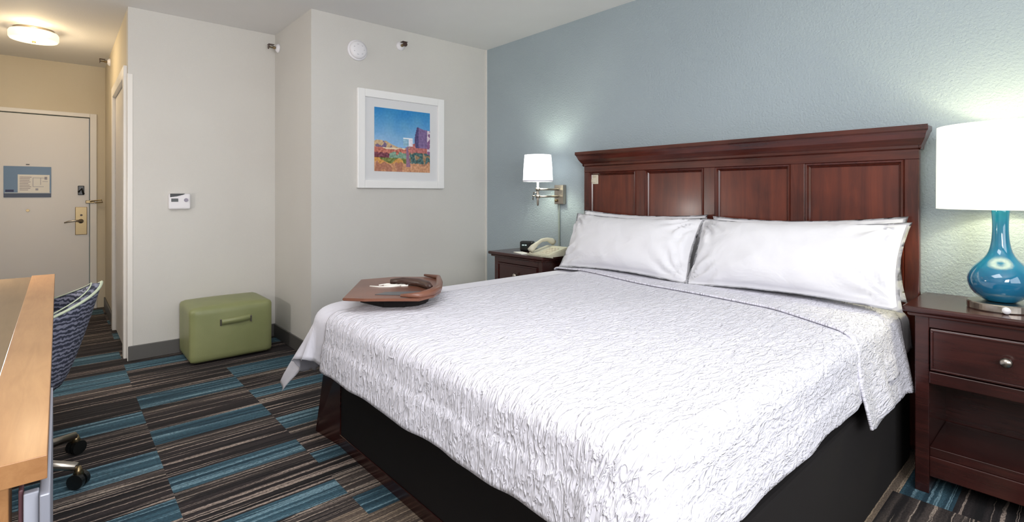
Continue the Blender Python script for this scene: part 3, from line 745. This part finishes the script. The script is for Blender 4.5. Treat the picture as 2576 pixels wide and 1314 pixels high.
bm = bmesh.new(); lathe(bm, [(0.013, -0.09), (0.014, -0.10)], (sx - 0.045, sy, 1.26), 12); tube(bm, [(sx, sy, 1.19), (sx - 0.045, sy, 1.19), (sx - 0.055, sy, 1.135)], 0.005, 8)
obj('arm_elbow', bm, M['chrome'], wlp, smooth=True)
bm = bmesh.new(); lathe(bm, [(0.010, -0.036), (0.011, -0.048), (0.006, -0.052)], (-2.76, 0, 1.128), 16, 'y')
obj('switch_knob', bm, M['brass'], wlp, smooth=True)
obj('lamp_shade', lathe(bmesh.new(), [(0.112, 1.275), (0.108, 1.38), (0.100, 1.475)], (sx, sy, 0), 48, caps=False), M['shade_wall'], wlp, smooth=True, mods=[('solid', 0.002, 0)])
obj('shade_trim', lathe(bmesh.new(), [(0.1135, 1.272), (0.1135, 1.282)], (sx, sy, 0), 48, caps=False), M['sheet'], wlp, smooth=True, mods=[('solid', 0.002, 0)])
obj('cord_cover', B(-2.766, -2.752, -0.012, -0.001, 0.736, 1.0999, bev=0.003), plain('grey_green_cord_cover', RGB(150, 160, 152), 0.5), wlp)
point('wall_lamp_bulb', (sx, sy, 1.375), 3.6, (0.96, 1.0, 0.76), 0.03)

# ---------------------------------------------------------------- things on the left nightstand
zt = 0.736
ck = thing('alarm_clock', 'small black alarm clock on the left nightstand beside the telephone', 'clock', (-2.905, -0.215, zt))
Rz = Matrix.Translation((-2.905, -0.21, zt)) @ Matrix.Rotation(0.55, 4, 'Z') @ Matrix.Translation((2.84, 0.23, -zt))
def rb(bm): bmesh.ops.transform(bm, matrix=Rz, verts=bm.verts); return bm
obj('case', rb(B(-2.893, -2.787, -0.27, -0.20, zt, zt + 0.078, bev=0.012, seg=3)), M['black'], ck)
obj('display', rb(B(-2.880, -2.832, -0.2715, -0.2705, zt + 0.030, zt + 0.062)), plain('dark_green_display', RGB(34, 44, 42), 0.2), ck)
bm = bmesh.new()
for k in range(4): box(bm, -2.872 + k * 0.009 + (0.003 if k > 1 else 0), -2.867 + k * 0.009 + (0.003 if k > 1 else 0), -0.2722, -0.2716, zt + 0.044, zt + 0.054)
obj('digits', rb(bm), M['digits'], ck)
ph = thing('telephone', 'beige corded telephone with handset on the left nightstand', 'telephone', (-2.55, -0.28, zt))
bm = bmesh.new()
extrude_x(bm, [(-0.40, zt), (-0.40, zt + 0.018), (-0.21, zt + 0.062), (-0.185, zt + 0.058), (-0.185, zt)], -2.70, -2.48)
bmesh.ops.bevel(bm, geom=list(bm.edges), offset=0.006, segments=2, affect='EDGES')
obj('phone_base', bm, M['phone'], ph)
bm = bmesh.new()
hp = [(-2.672, -0.405, zt + 0.036), (-2.668, -0.38, zt + 0.058), (-2.664, -0.34, zt + 0.084), (-2.668, -0.29, zt + 0.104), (-2.660, -0.24, zt + 0.108), (-2.655, -0.20, zt + 0.094), (-2.650, -0.18, zt + 0.080)]
tube(bm, hp, [0.022, 0.022, 0.014, 0.013, 0.014, 0.023, 0.022], 14)
obj('handset', bm, M['phone'], ph, smooth=True)
bm = bmesh.new()
for r in range(4):
    for c_ in range(3):
        x = -2.60 + c_ * 0.03; y = -0.375 + r * 0.032; z = zt + 0.018 + (y + 0.40) * 0.2316
        box(bm, x, x + 0.02, y, y + 0.018, z - 0.002, z + 0.008, bev=0.002)
obj('keypad', bm, M['cream_plastic'], ph)
bm = bmesh.new(); cpts = [(-2.70 + 0.006 * math.cos(k * 0.9) - 0.0003 * k, -0.400 + 0.0, zt + 0.012) for k in range(2)]
cpts = []
for k in range(160):
    t = k / 159.0; bx = -2.70 + 0.26 * t; by = -0.408 - 0.010 * math.sin(t * PI); a = k * 0.9
    cpts.append((bx, by + 0.006 * math.cos(a), zt + 0.009 + 0.006 * math.sin(a)))
tube(bm, cpts, 0.0022, 5)
obj('coiled_cord', bm, M['phone'], ph, smooth=True)
npd = thing('notepad', 'white notepad lying in front of the black alarm clock', 'notepad', (-2.79, -0.365, zt))
bm = bmesh.new(); prism(bm, [(-2.90, -0.36), (-2.76, -0.408), (-2.725, -0.35), (-2.86, -0.305)], zt, zt + 0.006)
obj('pages', bm, M['paper'], npd)

# ---------------------------------------------------------------- lap desk on the bed
ZL = 0.700
ld = thing('lap_desk', 'tan brown lap desk with black cushion on the far foot corner of the bed', 'lap desk', (-2.12, -1.8, ZL))
bm = bmesh.new()
out = [(-2.19, -1.93), (-2.34, -1.83), (-2.32, -1.66), (-2.22, -1.58), (-2.08, -1.62), (-1.96, -1.71), (-1.93, -1.77), (-1.95, -1.83), (-2.02, -1.90)]
prism(bm, out, ZL - 0.012, ZL + 0.034); bmesh.ops.bevel(bm, geom=list(bm.edges), offset=0.008, segments=2, affect='EDGES')
obj('cushion', bm, M['black_fabric'], ld)
board = [(-2.055, -2.063), (-2.444, -1.80), (-2.41, -1.63), (-2.30, -1.50), (-2.19, -1.49), (-2.06, -1.57), (-1.93, -1.66), (-1.862, -1.74), (-1.834, -1.83), (-1.915, -1.914), (-1.985, -2.00)]
bm = bmesh.new(); prism(bm, board, ZL + 0.0342, ZL + 0.046); bmesh.ops.bevel(bm, geom=list(bm.edges), offset=0.003, segments=2, affect='EDGES')
obj('board', bm, M['tan'], ld)
# rounded raised rim at the right end
bm = bmesh.new()
rim = [(-2.30, -1.515), (-2.19, -1.502), (-2.06, -1.582), (-1.935, -1.672), (-1.875, -1.745), (-1.852, -1.82), (-1.90, -1.88)]
tube(bm, [(x, y, ZL + 0.056) for x, y in rim], [0.006, 0.012, 0.016, 0.018, 0.018, 0.014, 0.006], 12)
obj('raised_rim', bm, M['tan'], ld, smooth=True)
bm = bmesh.new(); tube(bm, [(-2.215, -1.755, ZL + 0.060), (-2.17, -1.715, ZL + 0.064), (-2.08, -1.68, ZL + 0.064), (-2.00, -1.685, ZL + 0.064), (-1.955, -1.70, ZL + 0.062)], [0.012, 0.017, 0.018, 0.017, 0.012], 12)
obj('palm_roll', bm, M['dark_tan'], ld, smooth=True)
bm = bmesh.new(); prism(bm, [(-2.03, -1.93), (-2.05, -1.87), (-1.965, -1.745), (-1.905, -1.725), (-1.90, -1.76), (-1.945, -1.85)], ZL + 0.0462, ZL + 0.048)
obj('pen_tray', bm, plain('grey_tray_liner', RGB(84, 88, 92), 0.3), ld)
# white script word-mark, drawn as small strokes
bm = bmesh.new()
c0 = Vector((-2.235, -1.835, ZL + 0.0475)); dx_ = Vector((0.55, 0.60, 0)).normalized(); dy_ = Vector((-0.74, 0.67, 0)).normalized()
dx_ = Vector((0.62, 0.785, 0)).normalized(); dy_ = Vector((-0.785, 0.62, 0)).normalized()
def stroke(pts, r=0.0036): tube(bm, [c0 + dx_ * (a * 1.25) + dy_ * (b * 1.7) for a, b in pts], r, 6)
stroke([(-0.01, -0.01), (0.03, -0.022), (0.07, -0.022), (0.105, -0.006)])
stroke([(0.02, 0.002), (0.045, 0.022), (0.07, 0.022), (0.095, 0.002), (0.07, -0.008), (0.04, -0.004)])
stroke([(0.035, 0.008), (0.06, 0.010), (0.085, 0.006)])
stroke([(0.09, 0.0), (0.105, 0.012), (0.128, 0.012), (0.128, -0.008), (0.105, -0.012)], 0.004)
stroke([(0.1, 0.004), (0.128, 0.004)], 0.004)
obj('white_lettering', bm, M['paper'], ld, smooth=True)

# ---------------------------------------------------------------- desk
dk = thing('desk', 'honey maple desk running along the wall at the left edge', 'desk', (-2.35, -3.3, 0))
yE = -2.957
bm = bmesh.new()
box(bm, -3.593, -1.105, yE - 0.088, yE, 0.722, 0.76, bev=0.0012); box(bm, -3.593, -1.105, YF + 0.001, yE - 0.088, 0.722, 0.750)
obj('top', bm, M['honey'], dk)
obj('darker_recess', B(-3.59, -1.12, YF + 0.002, yE - 0.0885, 0.7502, 0.7535), M['honey_dark'], dk)  # slightly recessed, darker area of the top behind the front strip
obj('leg', B(-1.20, -1.12, -3.19, -3.002, 0, 0.7219, bev=0.003), M['honey'], dk)
obj('leg', B(-3.57, -3.52, -3.60, -2.975, 0, 0.7219, bev=0.003), M['honey'], dk)
obj('modesty_panel', B(-3.52, -1.45, -3.60, -3.58, 0.25, 0.7218), M['honey'], dk)
pd = thing('metal_pedestal', 'pale grey metal pedestal under the near end of the desk', 'cabinet', (-1.4, -3.0, 0))
obj('side_panel', B(-1.70, -1.10, -2.9665, -2.9535, 0.0, 0.70, bev=0.002), M['grey_metal'], pd)
obj('front_panel', B(-1.135, -1.12, -2.9855, -2.967, 0.0, 0.70, bev=0.002), M['grey_panel'], pd)
obj('edge_trim', B(-1.165, -1.14, -2.992, -2.986, 0.0, 0.70, bev=0.002), plain('dull_rose_strip', RGB(120, 84, 92), 0.5), pd)
# ---------------------------------------------------------------- desk chair
CX, CY = -2.87, -3.13
ch = thing('desk_chair', 'swivel tub chair in navy wavy fabric with pale green piping at the desk', 'chair', (CX, CY, 0))
bm = bmesh.new(); na, nh = 44, 12
def rimz(a): # a = angle from back (+y)
    t = min(1.0, abs(a) / (PI * 0.62)); return 0.79 - 0.19 * t ** 1.1
def shell(a, t, inner):
    zt_, zb = rimz(a), 0.385
    z = zb + (zt_ - zb) * t
    r = 0.20 + 0.135 * ((z - zb) / (0.815 - zb)) ** 0.8
    if inner: r -= 0.035
    sx_ = 0.92
    return Vector((CX + math.sin(a) * r * sx_, CY + math.cos(a) * r, z))
for inner in (0, 1):
    g = [[bm.verts.new(shell(-PI * 0.62 + 2 * PI * 0.62 * i / na, j / nh, inner)) for i in range(na + 1)] for j in range(nh + 1)]
    for j in range(nh):
        for i in range(na): bm.faces.new((g[j][i], g[j][i + 1], g[j + 1][i + 1], g[j + 1][i]))
    if inner == 0: g0 = g
    else:
        for i in range(na): bm.faces.new((g0[nh][i], g0[nh][i + 1], g[nh][i + 1], g[nh][i])); bm.faces.new((g0[0][i], g0[0][i + 1], g[0][i + 1], g[0][i]))
        for j in range(nh):
            for e in (0, na): bm.faces.new((g0[j][e], g0[j + 1][e], g[j + 1][e], g[j][e]))
obj('tub_back', bm, M['chair'], ch, smooth=True)
bm = bmesh.new(); A_ = [-PI * 0.62 + 2 * PI * 0.62 * i / na for i in range(na + 1)]
tube(bm, [shell(a, 1.0, 0) + Vector((0, 0, 0.003)) for a in A_], 0.0055, 8)
tube(bm, [shell(a, 1.0, 1) + Vector((0, 0, 0.002)) for a in A_], 0.0025, 8)
obj('piping', bm, M['piping'], ch, smooth=True)
obj('seat', lathe(bmesh.new(), [(0.17, 0.35), (0.20, 0.37), (0.205, 0.42), (0.19, 0.455), (0.1, 0.465), (0.01, 0.467)], (CX, CY - 0.02, 0), 40), M['chair'], ch, smooth=True)
obj('gas_lift', lathe(bmesh.new(), [(0.05, 0.35), (0.03, 0.34), (0.028, 0.09)], (CX, CY, 0), 20), M['black'], ch, smooth=True)
for k in range(5):
    a = math.radians(54 + 72 * k); dxx, dyy = math.cos(a), math.sin(a)
    bm = bmesh.new(); tube(bm, [(CX + dxx * 0.02, CY + dyy * 0.02, 0.11), (CX + dxx * 0.30, CY + dyy * 0.30, 0.085)], [0.024, 0.016], 10)
    obj('base_arm', bm, M['chrome'], ch, smooth=True)
    px_, py_ = CX + dxx * 0.305, CY + dyy * 0.305
    bm = bmesh.new(); P = Vector((px_, py_, 0.031)); s_ = Vector((-dyy, dxx, 0))
    for q in (-0.014, 0.014): tube(bm, [P + s_ * (q - 0.009), P + s_ * (q + 0.009)], 0.030, 20)
    cs = obj('caster', bm, M['black'], ch, smooth=False)
    bm = bmesh.new(); tube(bm, [P + Vector((0, 0, 0.02)), P + Vector((0, 0, 0.055))], [0.020, 0.008], 10)
    obj('caster_cap', bm, M['brass'], cs, smooth=True)
